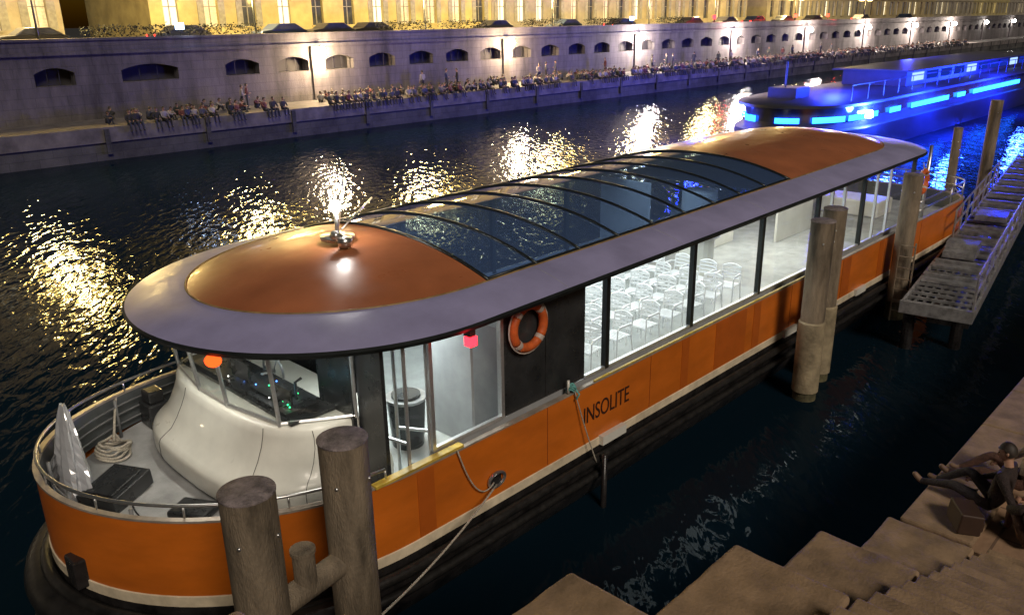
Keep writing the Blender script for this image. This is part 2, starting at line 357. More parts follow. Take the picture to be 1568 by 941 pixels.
# ------------------------------------------------------------------ PEOPLE
def skin_mesh(verts,edges,radii,sub=1):
    me=bpy.data.meshes.new('tmp'); me.from_pydata(verts,edges,[]); o=bpy.data.objects.new('tmp',me); col.objects.link(o)
    md=o.modifiers.new('s','SKIN'); md.use_smooth_shade=True
    for i,r in enumerate(radii):
        sv=me.skin_vertices[0].data[i]; sv.radius=(r,r) if not isinstance(r,tuple) else r; sv.use_root=(i==0)
    if sub: ss=o.modifiers.new('u','SUBSURF'); ss.levels=sub; ss.render_levels=sub
    dg=bpy.context.evaluated_depsgraph_get(); dg.update(); ev=o.evaluated_get(dg); m2=ev.to_mesh()
    v=[tuple(p.co) for p in m2.vertices]; f=[tuple(p.vertices) for p in m2.polygons]
    ev.to_mesh_clear(); bpy.data.objects.remove(o); bpy.data.meshes.remove(me); return v,f
def figure(name,J,mats,sub=1,hands=False,link_=True,hairlen=0.0):
    names=['pelvis','belly','chest','neck','shL','elL','haL','shR','elR','haR','hiL','knL','anL','toL','hiR','knR','anR','toR']
    rad={'pelvis':.145,'belly':.13,'chest':.15,'neck':.06,'shL':.075,'elL':.048,'haL':.032,'shR':.075,'elR':.048,'haR':.032,
      'hiL':.095,'knL':.062,'anL':.042,'toL':.035,'hiR':.095,'knR':.062,'anR':.042,'toR':.035}
    J=dict(J); 
    if 'belly' not in J: J['belly']=tuple((Vector(J['pelvis'])+Vector(J['chest']))/2)
    ed=[('pelvis','belly'),('belly','chest'),('chest','neck'),('chest','shL'),('shL','elL'),('elL','haL'),('chest','shR'),('shR','elR'),('elR','haR'),
      ('pelvis','hiL'),('hiL','knL'),('knL','anL'),('anL','toL'),('pelvis','hiR'),('hiR','knR'),('knR','anR'),('anR','toR')]
    v,f=skin_mesh([J[n] for n in names],[(names.index(a),names.index(c)) for a,c in ed],[rad[n] for n in names],sub)
    b=MB(); 
    def near(p,a,c):
        a=Vector(a);c=Vector(c); d=c-a; t=max(0,min(1,(p-a).dot(d)/max(d.length_squared,1e-9))); return (p-a-d*t).length
    b.add(v,f,0)
    for i,fa in enumerate(f):
        c=sum((Vector(v[k]) for k in fa),Vector())/len(fa)
        dl=min(near(c,J['hiL'],J['knL']),near(c,J['knL'],J['anL']),near(c,J['hiR'],J['knR']),near(c,J['knR'],J['anR']))
        dt=min(near(c,J['belly'],J['chest']),near(c,J['shL'],J['elL']),near(c,J['elL'],J['haL']),near(c,J['shR'],J['elR']),near(c,J['elR'],J['haR']))
        ds=min(near(c,J['anL'],J['toL']),near(c,J['anR'],J['toR']))
        b.mi[i]= 1 if dl<dt else 0
        if ds<.05 and ds<dl+.001: b.mi[i]=3
    h=Vector(J['head']); nk=Vector(J['neck']); upv=(h-nk).normalized(); fc_=Vector(J.get('face',(0,-1,0))); fc_=(fc_-upv*fc_.dot(upv)).normalized(); sv=upv.cross(fc_)
    b.tube([nk-upv*.03,h-upv*.03],[.055,.052],8,2)
    def L(p): return h+sv*p[0]+fc_*p[1]+upv*p[2]
    vs=[];fs=[];n=14;k=10
    for i in range(k+1):
        ph=math.pi*i/k
        for j in range(n):
            th=2*math.pi*j/n; x_=math.sin(ph)*math.cos(th); y_=math.sin(ph)*math.sin(th); z_=math.cos(ph)
            wd=.078*(1-.18*max(0,-z_)); vs.append(L((x_*wd,y_*.095*(1-.08*max(0,-z_))+(.01 if z_<0 else 0),z_*.118)))
    for i in range(k):
        for j in range(n): fs.append((i*n+j,i*n+(j+1)%n,(i+1)*n+(j+1)%n,(i+1)*n+j))
    b.add(vs,fs,2)
    b.add([L((0,.095,.015)),L((-.014,.09,-.03)),L((.014,.09,-.03)),L((0,.122,-.028))],[(0,1,3),(0,3,2),(1,2,3)],2)
    for s in (-1,1):
        q=L((s*.078,0,0)); b.sphere(q,.02,2,6,4,(1,1,1.4)); q=L((s*.03,.086,.012)); b.sphere(q,.010,4,6,4)
    b.sphere(L((0,.088,-.055)),.014,5,6,4,(1.2,1.2,.5))
    vs=[];fs=[]
    for i in range(8):
        ph=math.pi*.62*i/7
        for j in range(n):
            th=2*math.pi*j/n; x_=math.sin(ph)*math.cos(th); y_=math.sin(ph)*math.sin(th); z_=math.cos(ph)
            z2=max(z_, .42) if y_>.35 else z_ - (hairlen*8 if i==7 and y_<.2 else 0)
            vs.append(L((x_*.090,y_*.104-.006,z2*.130+.004)))
    for i in range(7):
        for j in range(n): fs.append((i*n+j,i*n+(j+1)%n,(i+1)*n+(j+1)%n,(i+1)*n+j))
    b.add(vs,fs,4)
    for sd_ in ('L','R'):
        hp=Vector(J['ha'+sd_]); d=(hp-Vector(J['el'+sd_])).normalized(); 
        sidev=d.cross(Vector((0,0,1))); sidev=sidev.normalized() if sidev.length>.05 else Vector((1,0,0)); dn=d.cross(sidev)
        if not hands: b.tube([hp-d*.01,hp+d*.05,hp+d*.13],[.03,.036,.018],6,2)
        else:
            b.tube([hp-d*.02,hp+d*.02,hp+d*.085],[.026,.034,.036],8,2)
            for fi,(off,ln) in enumerate([(-.028,.062),(-.010,.075),(.010,.07),(.027,.055)]):
                base=hp+d*.08+sidev*off; b.tube([base,base+d*ln*.5+dn*.004,base+d*ln*.85+dn*.018],[.0095,.009,.007],6,2)
            base=hp+d*.03+sidev*.03; b.tube([base,base+sidev*.03+d*.03,base+sidev*.035+d*.06],[.012,.0105,.008],6,2)
    me=bpy.data.meshes.new(name); me.from_pydata([tuple(p) for p in b.v],[],b.f)
    for m in mats: me.materials.append(m)
    for p,i in zip(me.polygons,b.mi): p.material_index=i; p.use_smooth=True
    me.update(); return me
def clothm(name,cols):
    m=bpy.data.materials.new(name); m.use_nodes=True; nt=m.node_tree; bs=nt.nodes['Principled BSDF']; bs.inputs['Roughness'].default_value=.85
    oi=nt.nodes.new('ShaderNodeObjectInfo'); cr=nt.nodes.new('ShaderNodeValToRGB'); cr.color_ramp.interpolation='CONSTANT'
    e=cr.color_ramp.elements
    while len(e)<len(cols): e.new(.5)
    for i,c in enumerate(cols): e[i].position=i/len(cols); e[i].color=(*c,1)
    nt.links.new(oi.outputs['Random'],cr.inputs[0]); nt.links.new(cr.outputs[0],bs.inputs['Base Color']); return m
topm=clothm('shirts',[(.03,.03,.04),(.22,.2,.19),(.03,.035,.07),(.02,.02,.02),(.10,.03,.03),(.06,.06,.07),(.25,.23,.21),(.025,.03,.025)])
botm=clothm('trousers',[(.02,.025,.05),(.015,.015,.015),(.03,.035,.05),(.06,.05,.04),(.02,.02,.025)])
skd=mat('skin_dim',(.26,.15,.11),.6,0,.1,8)
shoe=mat('shoes',(.03,.028,.027),.5); lips=mat('lips',(.3,.09,.07),.5)
cmats=[topm,botm,skd,shoe,M['hair'],lips]
sit1={'pelvis':(0,0,.13),'chest':(0,.02,.46),'neck':(0,-.01,.61),'head':(0,-.04,.77),'shL':(.19,.01,.53),'elL':(.25,-.12,.3),'haL':(.13,-.33,.24),
 'shR':(-.19,.01,.53),'elR':(-.25,-.12,.3),'haR':(-.13,-.33,.24),'hiL':(.1,-.03,.11),'knL':(.13,-.46,.13),'anL':(.13,-.5,-.28),'toL':(.13,-.64,-.33),
 'hiR':(-.1,-.03,.11),'knR':(-.12,-.46,.13),'anR':(-.1,-.46,-.29),'toR':(-.1,-.6,-.34),'face':(0,-1,0)}
sit2=dict(sit1,chest=(.03,.12,.44),neck=(.03,.12,.59),head=(.04,.09,.75),shL=(.22,.13,.5),elL=(.3,.28,.28),haL=(.3,.36,.04),shR=(-.16,.13,.51),elR=(-.22,-.08,.33),haR=(-.1,-.25,.3),face=(.5,-1,0))
sit3=dict(sit1,chest=(0,-.08,.44),neck=(0,-.16,.56),head=(0,-.24,.7),knL=(.16,-.35,.42),anL=(.14,-.42,.05),toL=(.14,-.56,.03),knR=(-.16,-.33,.42),anR=(-.12,-.42,.05),toR=(-.12,-.56,.03),
   shL=(.19,-.08,.49),elL=(.24,-.28,.38),haL=(.08,-.45,.38),shR=(-.19,-.08,.49),elR=(-.24,-.28,.38),haR=(-.08,-.45,.38),face=(-.4,-1,-.2))
std={'pelvis':(0,0,.93),'chest':(0,.0,1.28),'neck':(0,-.0,1.46),'head':(0,-.02,1.62),'shL':(.19,0,1.38),'elL':(.24,.02,1.1),'haL':(.22,-.1,.86),
 'shR':(-.19,0,1.38),'elR':(-.25,0,1.1),'haR':(-.12,-.2,1.1),'hiL':(.09,0,.88),'knL':(.11,-.02,.48),'anL':(.12,.02,.08),'toL':(.13,-.14,.035),
 'hiR':(-.09,0,.88),'knR':(-.11,-.03,.48),'anR':(-.12,.02,.08),'toR':(-.14,-.14,.035),'face':(.2,-1,0)}
ms=[figure('seated_a',sit1,cmats,1),figure('seated_b',sit2,cmats,1),figure('seated_c',sit3,cmats,1,hairlen=.02)]
mst=figure('standing_a',std,cmats,1)
crowd=empty('crowd_of_people'); n=0
def addp(me,x,y,z,rz):
    global n; n+=1
    o=link(bpy.data.objects.new('person_%d'%n,me),crowd); o.location=(x,y,z); o.rotation_euler=(0,0,rz); s=.98+.14*R(); o.scale=(s,s,s)
clumps=[(20,25,.5),(25.5,32,.55),(35.5,42,.5),(43,52.5,.42),(53.5,61,.42),(61,66,.7),(66,76,.45),(76,86,.42),(86,93,.42),(94,102,.42),(103,118,.42),(120,140,.5),(142,185,.75)]
for a,c,d in clumps:
    x=a
    while x<c:
        t=R()
        if t<.62: addp(ms[int(R()*2)],x,53.05,2.0,(R()-.5)*.7)
        else: addp(ms[2],x,53.5+R()*1.2,2.0,(R()-.5)*2.4)
        if R()<.5: addp(ms[2],x+.2,54.4+R()*2.3,2.0,R()*6.3)
        x+=d*(.65+.9*R())
for x,y in [(29.5,55),(30.1,55.4),(49.3,55.5),(50.1,55),(60.8,55),(61.4,54.6),(72.5,56),(79.8,55),(80.6,55.6),(82.6,55),(83.4,54.7),(98,55.5),(104,55),(111,55),(116,56),(47,56),(65,56.5),(90,56),(94,55),(107,55),(123,55),(129,56)]: addp(mst,x,y,2.0,R()*6.3)
# ------------------------------------------------------------------ RIVER BOAT
boat=empty('river_tour_boat')
HW=2.8; bx0=2.24; bx1=29.6; LB=3.55
OL=lambda d=0:outline(bx0+d,bx1-d,HW-d,LB-d*.5,1.4)
O=lambda d=0,z=0,k=1:ats(OL(d),z,k)
b=MB()
b.loft([O(.9,-.6,0),O(.25,-.1,0),O(.02,.35,.3),O(0,1.02)],0)
b.loft([O(0,1.02),O(-.015,1.03),O(-.015,1.17),O(0,1.18)],1)
b.loft([O(0,1.18),O(0,1.7),O(0,2.2)],2)
b.loft([O(0,2.2),O(-.015,2.205),O(-.015,2.235),O(.06,2.24),O(.06,2.2)],3)
b.loft([O(.06,2.2),O(.10,1.66)],4)
b.make('hull',[M['black'],M['cream'],M['orange'],M['cap'],M['bulw']],boat,True,30)
b=MB()
for z,r,d in ((.86,.085,-.09),(.55,.07,-.07)): b.tube(O(d,z),r,8,0,closed=True)
b.make('rubbing_strakes',M['rubber'],boat,True)
def bowpts(d,xm,extra=0):
    ol=[(x,y) for x,y in outline(bx0+d,bx1,HW-d,LB,1.4) if x<xm]; ol.sort(key=lambda p:math.atan2(p[1]-YC,-(p[0]-xm-1))); return ol
bow=bowpts(-.16,5.2)
b=MB(); b.tube([(x,y,.72+sh(x,.6)) for x,y in bow],[.05]+[.24]*(len(bow)-2)+[.05],12,0); b.tube([(x,y,.26) for x,y in bow],[.05]+[.22]*(len(bow)-2)+[.05],12,0)
b.make('bow_fender',M['rubber'],boat,True)
b=MB(); b.box(5.2,6.7,7.485,7.6,2.243,2.28); b.box(9.6,17.5,7.485,7.52,2.243,2.265); b.make('gunwale_stripe',M['yellow'],boat)
b=MB()
for xa,xb in ((5.85,6.15),(12.2,12.45),(13.4,14.6),(14.9,15.2),(19.3,19.8),(21.6,21.9)): b.box(xa+.01,xb,7.492,7.4985,1.2,2.18)
b.make('hull_patches',M['orange_dk'],boat)
b=MB()
for xq in (8.45,11.2,13.9,16.6,19.3+.01,22.0,24.7): b.box(xq,xq+.008,7.493,7.4975,1.2,2.19)
b.make('hull_seams',mat('seam_brown',(.25,.05,.01),.6),boat)
dk=outline(bx0+.1,bx1-.1,HW-.1,3.35,1.3); mesh('deck',at(dk,1.68),[tuple(range(len(dk)))],M['deck'],boat)
b=MB(); b.tube([(3.65-.45*math.cos(t),10.0+.85*math.sin(t),1.686) for t in [i*.2 for i in range(-7,8)]],.012,4)
b.make('deck_seams',M['dark'],boat)
b=MB(); rail=bowpts(.05,5.6)
b.tube([(x,y,2.40+sh(x)) for x,y in rail],.022,8)
for i in range(0,len(rail),6):
    x,y=rail[i]; b.tube([(x,y,2.22+sh(x)),(x,y,2.40+sh(x))],.014,6)
b.make('bow_rail',M['steel'],boat,True)
ri=bowpts(.16,6.5)
b=MB()
for z in (1.82,1.98,2.12): b.tube([(x,y,z+sh(x)) for x,y in ri if y>YC-1],.014,6)
for i in range(0,len(ri),6):
    x,y=ri[i]; b.tube([(x,y,1.68),(x,y,2.24+sh(x))],.025,6)
b.make('bulwark_ribs',mat('rib_grey',(.16,.165,.17),.5),boat,True)
# ---------------- wheelhouse moulding (wrap-round white bench)
def wo(x0,hw,Lb,z,pb=3.0): 
    n=20; near=[]
    for i in range(n+1):
        t=math.pi/2*i/n; near.append((x0+Lb*(1-math.cos(t)**(2/pb)),-hw*math.sin(t)**(2/pb)))
    near.append((6.0,-hw)); return [(x,YC+y,z) for x,y in near][::-1]+[(x,YC-y,z) for x,y in near][1:]
lp=[wo(3.98,2.10,1.8,1.80),wo(3.96,2.12,1.8,1.86),wo(3.96,2.12,1.8,2.06),wo(3.99,2.11,1.78,2.12),wo(4.06,2.08,1.7,2.17),wo(4.16,2.04,1.65,2.24),wo(4.26,2.01,1.6,2.38),wo(4.36,1.98,1.5,2.56),wo(4.42,1.95,1.4,2.70),wo(4.45,1.94,1.3,2.80),wo(4.50,1.92,1.3,2.84),wo(4.75,1.7,1.1,2.845)]
b=MB(); b.loft(lp,0,closed=False,capt=True); b.make('wheelhouse_moulding',M['white'],boat,True)
b=MB()
for idx in (7,14,24): b.tube([Vector(l[idx])+Vector((-.002,-.002,.002)) for l in lp[:10]],.005,4)
b.make('moulding_seams',M['dark'],boat)
b=MB(); b.loft([wo(4.08,2.0,1.8,1.684),wo(4.08,2.0,1.8,1.81)],0,closed=False); b.make('moulding_kick',M['dark'],boat,True)
wb=[(5.55,8.32),(4.72,8.85),(4.54,9.9),(4.54,10.7),(4.72,11.75),(5.55,12.28)]
wt=[(5.5,8.25),(4.62,8.8),(4.40,9.85),(4.40,10.75),(4.62,11.8),(5.5,12.35)]
b=MB(); b.loft([at(wb,2.85),at(wt,4.08)],0,closed=False); b.make('windshield_glass',M['cabgl'],boat)
b=MB()
for p,q in zip(wb,wt): b.tube([(*p,2.85),(*q,4.08)],.028,6)
b.tube(at(wb,2.88),.024,6)
b.make('windshield_frame',M['alu'],boat)
b=MB(); b.box(5.5,5.56,8.32,9.1,1.7,4.1); b.box(5.58,5.64,7.75,8.30,1.7,4.1); b.box(5.72,7.3,12.0,12.05,1.7,4.1); b.box(6.3,6.36,9.3,11.9,1.7,4.0); b.make('wheelhouse_bulkhead',M['dark'],boat)
b=MB(); b.box(4.85,5.35,8.9,11.7,2.5,2.95,0); b.box(5.35,5.8,9.0,9.3,1.7,2.7,0); b.box(4.95,5.3,9.3,10.0,2.955,2.98,2); b.box(5.0,5.03,9.0,9.5,2.98,3.2,0); b.box(5.034,5.038,9.05,9.45,3.0,3.18,1); b.box(5.0,5.03,10.1,10.6,2.98,3.25,0); b.box(5.034,5.04,10.13,10.57,3.0,3.22,1)
for i in range(16): 
    yy=8.95+R()*2.2; xx=4.9+R()*.4; b.sphere((xx,yy,2.985),.012,3+(i%3),6,4)
b.tube([(5.15,9.1,3.0),(5.15,9.1,3.25),(5.25,9.1,3.28)],.02,6,0)
b.make('helm_console',[M['dark'],emis('screen',(.3,.7,.9),1.5),M['frame'],emis('led_green',(.05,1,.3),4),emis('led_blue',(.1,.3,1),6),emis('led_white',(1,.95,.9),4)],boat)
b=MB(); b.box(4.8,5.5,8.7,11.9,2.86,2.90); b.make('dashboard',M['dark'],boat)
b=MB(); b.tube([(5.5,10.3+.28*math.cos(t),2.95+.28*math.sin(t)) for t in [i*math.pi/10 for i in range(20)]],.018,6,0,closed=True)
for a in (0,2.1,4.2): b.tube([(5.5,10.3,2.95),(5.5,10.3+.28*math.cos(a),2.95+.28*math.sin(a))],.012,5)
b.tube([(5.3,10.3,2.95),(5.52,10.3,2.95)],.03,8); b.make('steering_wheel',M['steel'],boat,True)
# ---------------- cabin
b=MB(); b.box(5.6,24.2,7.62,12.98,1.69,1.76); b.make('cabin_floor',M['floor'],boat)
YW=7.66; YF=12.94; zt=4.1
b=MB()
for xa,xb in ((6.32,7.62),(9.52,24.0)): b.add([(xa,YW,2.3),(xb,YW,2.3),(xb,YW,zt),(xa,YW,zt)],[(0,1,2,3)])
b.add([(5.9,YF,2.3),(24,YF,2.3),(24,YF,zt),(5.9,YF,zt)],[(0,1,2,3)])
b.make('cabin_window_glass',M['cabgl'],boat)
b=MB(); b.box(7.66,9.5,YW-.03,YW+.03,2.3,zt); b.make('service_panel',M['dark'],boat)
b=MB(); b.box(8.55,8.565,YW-.034,YW-.031,2.32,zt-.02); b.make('panel_joint',M['black'],boat)
b=MB()
for xx in (10.1,12.7,15.3,17.9,20.5,23.9): b.box(xx-.05,xx+.05,YW-.035,YW+.06,2.28,4.14)
for xx in (7.9,10.1,12.7,15.3,17.9,20.5,23.9): b.box(xx-.05,xx+.05,YF-.06,YF+.035,2.28,4.14)
b.box(9.5,24,YW-.02,YW+.04,4.02,4.13); b.box(9.5,24,YF-.02,YF+.04,4.02,4.13); b.box(12,24,YW-.015,YW+.035,4.131,4.2)
b.make('window_posts',M['frame'],boat)
b=MB()
for xx in (6.30,7.63): b.box(xx-.03,xx+.03,YW-.034,YW+.05,2.28,zt)
b.box(6.33,7.6,YW-.03,YW+.03,2.27,2.33); b.box(9.53,23.84,YW-.03,YW+.03,2.27,2.325); b.box(5.9,23.84,YF-.03,YF+.03,2.27,2.325)
for xx in (18.6,19.3,21.3,22.2): b.box(xx-.03,xx+.03,YW-.03,YW+.03,2.33,4.0)
b.make('window_rails',M['alu'],boat)
b=MB(); b.box(6.3,24,YW+.0,YW+.08,1.77,2.265); b.box(5.9,24,YF-.08,YF,1.77,2.265); b.make('cabin_sill_wall',M['part'],boat)
b=MB()
def leaf(p,q,z0,z1,fr=.026):
    p=Vector((*p,0));q=Vector((*q,0)); 
    for a in (p,q): b.tube([a+Vector((0,0,z0)),a+Vector((0,0,z1))],fr,6,0)
    for z in (z0,(z0+z1)/2-.3,z1): b.tube([p+Vector((0,0,z)),q+Vector((0,0,z))],fr*.9,6,0)
    b.add([(p.x,p.y,z0),(q.x,q.y,z0),(q.x,q.y,z1),(p.x,p.y,z1)],[(0,1,2,3)],1)
leaf((5.75,8.1),(5.85,7.62),1.8,3.95); leaf((6.28,7.7),(6.05,8.1),1.8,3.95)
b.make('cabin_door',[M['alu'],M['cabgl']],boat)
b=MB(); b.box(7.35,7.4,8.0,9.0,1.77,3.9); b.make('cabin_partition',M['part'],boat)
b=MB(); b.box(7.75,9.4,YW+.05,9.3,1.77,3.6); b.make('service_cabinet',M['part'],boat)
b=MB(); b.box(19.0,20.6,11.2,12.3,1.77,2.8,0); b.box(18.95,20.65,11.15,12.35,2.8,2.85,1); b.make('bar_counter',[M['white'],M['steel']],boat)
b=MB(); b.tube([(17.0,10.2,1.77),(17.0,10.2,3.9)],.42,20,0); b.tube([(17.0,10.2,2.8),(17.0,10.2,2.86)],.55,20,1); b.box(21.2,23.4,10.2,10.26,1.77,3.9,0); b.box(16.5,16.56,11.3,12.8,1.77,4.0,0); b.make('curtain_column',[M['white'],M['steel']],boat,False)
# ---------------- roof
RX0,RX1,RHW=3.72,25.6,3.12
IX0,IX1,IHW=4.55,24.2,2.36
rz=lambda x:.012*(x-9)
def atr(ol,z): return [(x,y,z+rz(x)) for x,y in ol]
rout=lambda d,z:atr(outline(RX0+d,RX1-d,RHW-d,3.1,2.6,ps=1.9),z)
rin=lambda z,d=0:atr(outline(IX0+d,IX1-d,IHW-d,2.9,2.4,ps=2.0),z)
ZE,ZI,ZC=4.12,4.33,.36
b=MB(); b.loft([rin(ZE-.04),rout(.12,ZE-.08),rout(.02,ZE-.05),rout(0,ZE),rout(.03,ZE+.03)],1)
def lerp(a,c,t): return [tuple(p[i]*(1-t)+q[i]*t for i in range(3)) for p,q in zip(a,c)]
A=rout(.03,ZE+.03);C=rin(ZI)
mid=[]
for t in (0,.25,.5,.75,1):
    l=lerp(A,C,t); hh=(ZI-ZE-.03)
    mid.append([(x,y,z+hh*((1-(1-t)**1.6)-t)) for x,y,z in l])
b.loft(mid,0)
b.make('roof_brim',[M['brim'],M['frame']],boat,True,35)
b=MB(); b.tube(rin(ZI+.005),.014,6,0,closed=True); b.make('roof_trim',M['trim'],boat,True)
b=MB()
for xq in (8.6,11.6,14.6,17.6,20.6):
    pts=[]
    for t in (0.02,.25,.5,.75,.98):
        y=YC-(RHW-.03)*(1-t)-IHW*t; pts.append((xq,y,ZE+.03+(ZI-ZE-.03)*(1-(1-t)**1.6)+rz(xq)+.001))
    b.tube(pts,.004,4)
b.make('brim_seams',M['part'],boat)
def hwid(x):
    if x<IX0+2.9: u=(IX0+2.9-x)/2.9; return IHW*math.sqrt(max(0,1-u*u))
    if x>IX1-2.4: u=(x-IX1+2.4)/2.4; return IHW*math.sqrt(max(0,1-u*u))
    return IHW
def rp(x,s,dz=0):
    wv=hwid(x); return (x,YC+s*wv,ZI+rz(x)+ZC*(wv/IHW)**2*(1-abs(s)**2.2)+dz)
def rgrid(xs,name,m):
    b=MB(); ns=28; b.loft([[rp(x,-1+2*i/ns) for i in range(ns+1)] for x in xs],0,closed=False); return b.make(name,m,boat,True)
GX0,GX1=7.7,16.9
xs=[IX0+.001+2.9*(1-math.cos(i/16*math.pi/2)) for i in range(17)]+[GX0]
rgrid(xs,'front_dome',M['domeor'])
rgrid([GX0+(GX1-GX0)*i/20 for i in range(21)],'roof_glazing',M['roofgl'])
xs=[GX1+(IX1-2.4-GX1)*i/8 for i in range(9)]+[IX1-2.4+2.399*math.sin(i/12*math.pi/2) for i in range(1,13)]
rgrid(xs,'rear_roof',M['domeor'])
b=MB()
nr=9
for i in range(nr+1):
    x=GX0+(GX1-GX0)*i/nr; b.tube([rp(x,-1+2*j/24,.012) for j in range(25)],.026 if 0<i<nr else .03,6)
for s in (-.985,.985): b.tube([rp(GX0+(GX1-GX0)*i/10,s,.012) for i in range(11)],.022,6)
b.make('roof_ribs',M['frame'],boat,True)
b=MB()
for (xa,xb) in ((5.2,7.6),(17.0,23.6)): b.box(xa,xb,8.1,12.5,4.07,4.08)
b.make('ceiling_panels',M['ceil'],boat)
lampm=emis('ceiling_lamp',(.95,1,.97),5)
b=MB()
for x in (6.2,7.2,17.8,19.6,21.4,23.0):
    for y in (8.9,11.6): b.box(x-.25,x+.25,y-.08,y+.08,4.03,4.065)
b.make('ceiling_lamps',lampm,boat)
wc=(.93,1,.97)
area('light_a',(6.9,9.4,4.0),1.2,1.4,125,wc,boat)
area('light_b',(11.5,10.2,4.05),4.4,3.6,150,wc,boat); area('light_c',(15.4,10.2,4.05),2.8,3.6,110,wc,boat)
area('light_d',(19.8,10.2,4.0),3,3,130,(1,.98,.9),boat); area('light_e',(22.8,10.2,4.0),1.5,3,50,(1,.95,.85),boat)
area('light_f',(4.25,10.3,4.0),.15,2.6,38,(1,.96,.84),boat)
area('light_h',(4.95,8.0,3.98),.4,.3,9,(1,.96,.84),boat)
area('light_g',(27,10.0,4.0),.6,.6,10,wc,boat)
zc_=ZI+ZC+rz(6.85)
b=MB(); b.tube([(6.85,10.35,zc_),(6.85,10.35,5.12)],.03,8,0); b.tube([(6.85,10.35,zc_+.03),(6.85,10.35,zc_+.08)],.26,18,0); b.tube([(6.7,9.95,zc_),(6.7,9.95,zc_+.14)],[.1,.12],12,0)
b.sphere((6.85,10.35,5.18),.085,1); b.tube([(7.1,10.7,zc_),(7.45,10.9,5.7)],.012,5,0); b.tube([(7.3,10.9,zc_),(8.3,11.4,4.95)],.015,5,0)
b.tube([(6.85,10.1,zc_+.04),(6.55,10.0,zc_+.2)],[.03,.07],10,0)
b.make('mast_light',[M['steel'],emis('mast_glow',(1,.97,.92),150)],boat,True)
point('mast_lamp',(6.85,10.35,5.4),6,(1,.95,.85),.12,boat)
b=MB(); b.box(6.62,6.72,7.2,7.32,3.96,4.04,0); b.box(6.61,6.73,7.18,7.3,3.83,3.955,1); o=b.make('port_light',[M['frame'],emis('red_glow',(1,.012,.02),9)],boat)
point('red_lamp',(6.67,7.05,3.88),2.0,(1,.03,.04),.05,boat)
b=MB(); b.sphere((4.05,9.05,3.93),.10,0,12,8,(1,1.2,.8)); b.make('amber_light',emis('amber_glow',(1,.07,.01),3.2),boat,True)
tx=bpy.data.curves.new('lettering','FONT'); tx.body='INSOLITE'; tx.size=.42; tx.extrude=.003
to=link(bpy.data.objects.new('hull_lettering',tx),boat); to.rotation_euler=(math.radians(90),0,0); to.location=(9.32,7.49,1.56); to.scale=(.72,1,1)
tx.materials.append(mat('lettering_brown',(.05,.017,.01),.5))
b=MB()
b.tube([(7.3+.16*math.cos(t),7.46,1.47+.11*math.sin(t)) for t in [i*math.pi/8 for i in range(16)]],.026,8,0,closed=True)
b.box(9.75,10.4,7.40,7.5,1.04,1.2,1); b.box(16.3,16.9,7.42,7.5,1.04,1.2,1); b.box(20.2,20.8,7.42,7.5,1.04,1.2,1)
b.make('fairleads',[M['steel'],M['white']],boat,True,40)
b=MB(); b.box(7.2,7.4,7.47,7.496,1.39,1.55); b.make('fairlead_hole',M['black'],boat)
b=MB(); b.box(bx0-.04,bx0+.4,9.6,9.9,1.3,1.7); o=b.make('bow_notch',M['black'],boat); bev(o,.03)
# bow gear
b=MB(); 
for i in range(5):
    rr=.25-.02*i; b.tube([(3.65+(rr)*math.cos(t)+.04*math.sin(3*t+i),12.0+rr*1.2*math.sin(t)+.04*math.cos(2*t+i),1.73+.035*i+.02*math.sin(4*t+i)) for t in [k*math.pi/12 for k in range(24)]],.020,6,closed=True)
b.tube([(3.7,12.1,1.85),(3.85,12.35,2.1),(4.0,12.6,2.3)],.02,6)
b.make('rope_coil',M['rope'],boat,True)
b=MB(); b.box(-.38,.38,-.30,.30,0,.24); b.box(-.30,.30,-.22,.22,.241,.27); o=b.make('equipment_case',M['dark'],boat); bev(o,.03); o.location=(3.2,10.75,1.69); o.rotation_euler=(0,math.radians(-6),math.radians(28))
b=MB(); b.box(4.35,4.7,12.3,12.7,1.69,2.1); b.box(4.4,4.65,12.35,12.65,2.1,2.3); o=b.make('deck_box',M['dark'],boat); bev(o,.03)
b=MB(); b.box(-.2,.2,-.28,.28,0,.12); o=b.make('folded_mat',M['dark'],boat); bev(o,.04); o.location=(3.72,9.55,1.69); o.rotation_euler=(0,0,.5)
b=MB(); loops=[]
for j in range(18):
    v_=j/17; rad=.05+.32*v_**.8; cx=2.92-.12*v_; cy=11.35-.12*v_; zz=2.98-1.28*v_
    loops.append([(cx+rad*.55*math.cos(t)*(1+.28*math.sin(5*t+2*v_)+.15*R()),cy+rad*1.2*math.sin(t)*(1+.28*math.sin(6*t+3*v_)+.15*R()),zz+.02*R()) for t in [k*math.pi/14 for k in range(28)]])
b.loft(loops,0,capb=True); b.make('plastic_sheet',M['plast'],boat)
def bin_(x,y,z):
    e=empty('trash_bin'); b=MB(); b.tube([(x,y,z),(x,y,z+.75)],[.24,.29],20,0); b.tube([(x,y,z+.75),(x,y,z+.79)],.31,20,1); b.tube([(x,y,z+.79),(x,y,z+.83)],.22,16,0); b.make('bin_body',[M['dark'],M['steel']],e,True,40)
bin_(6.8,8.85,1.76)
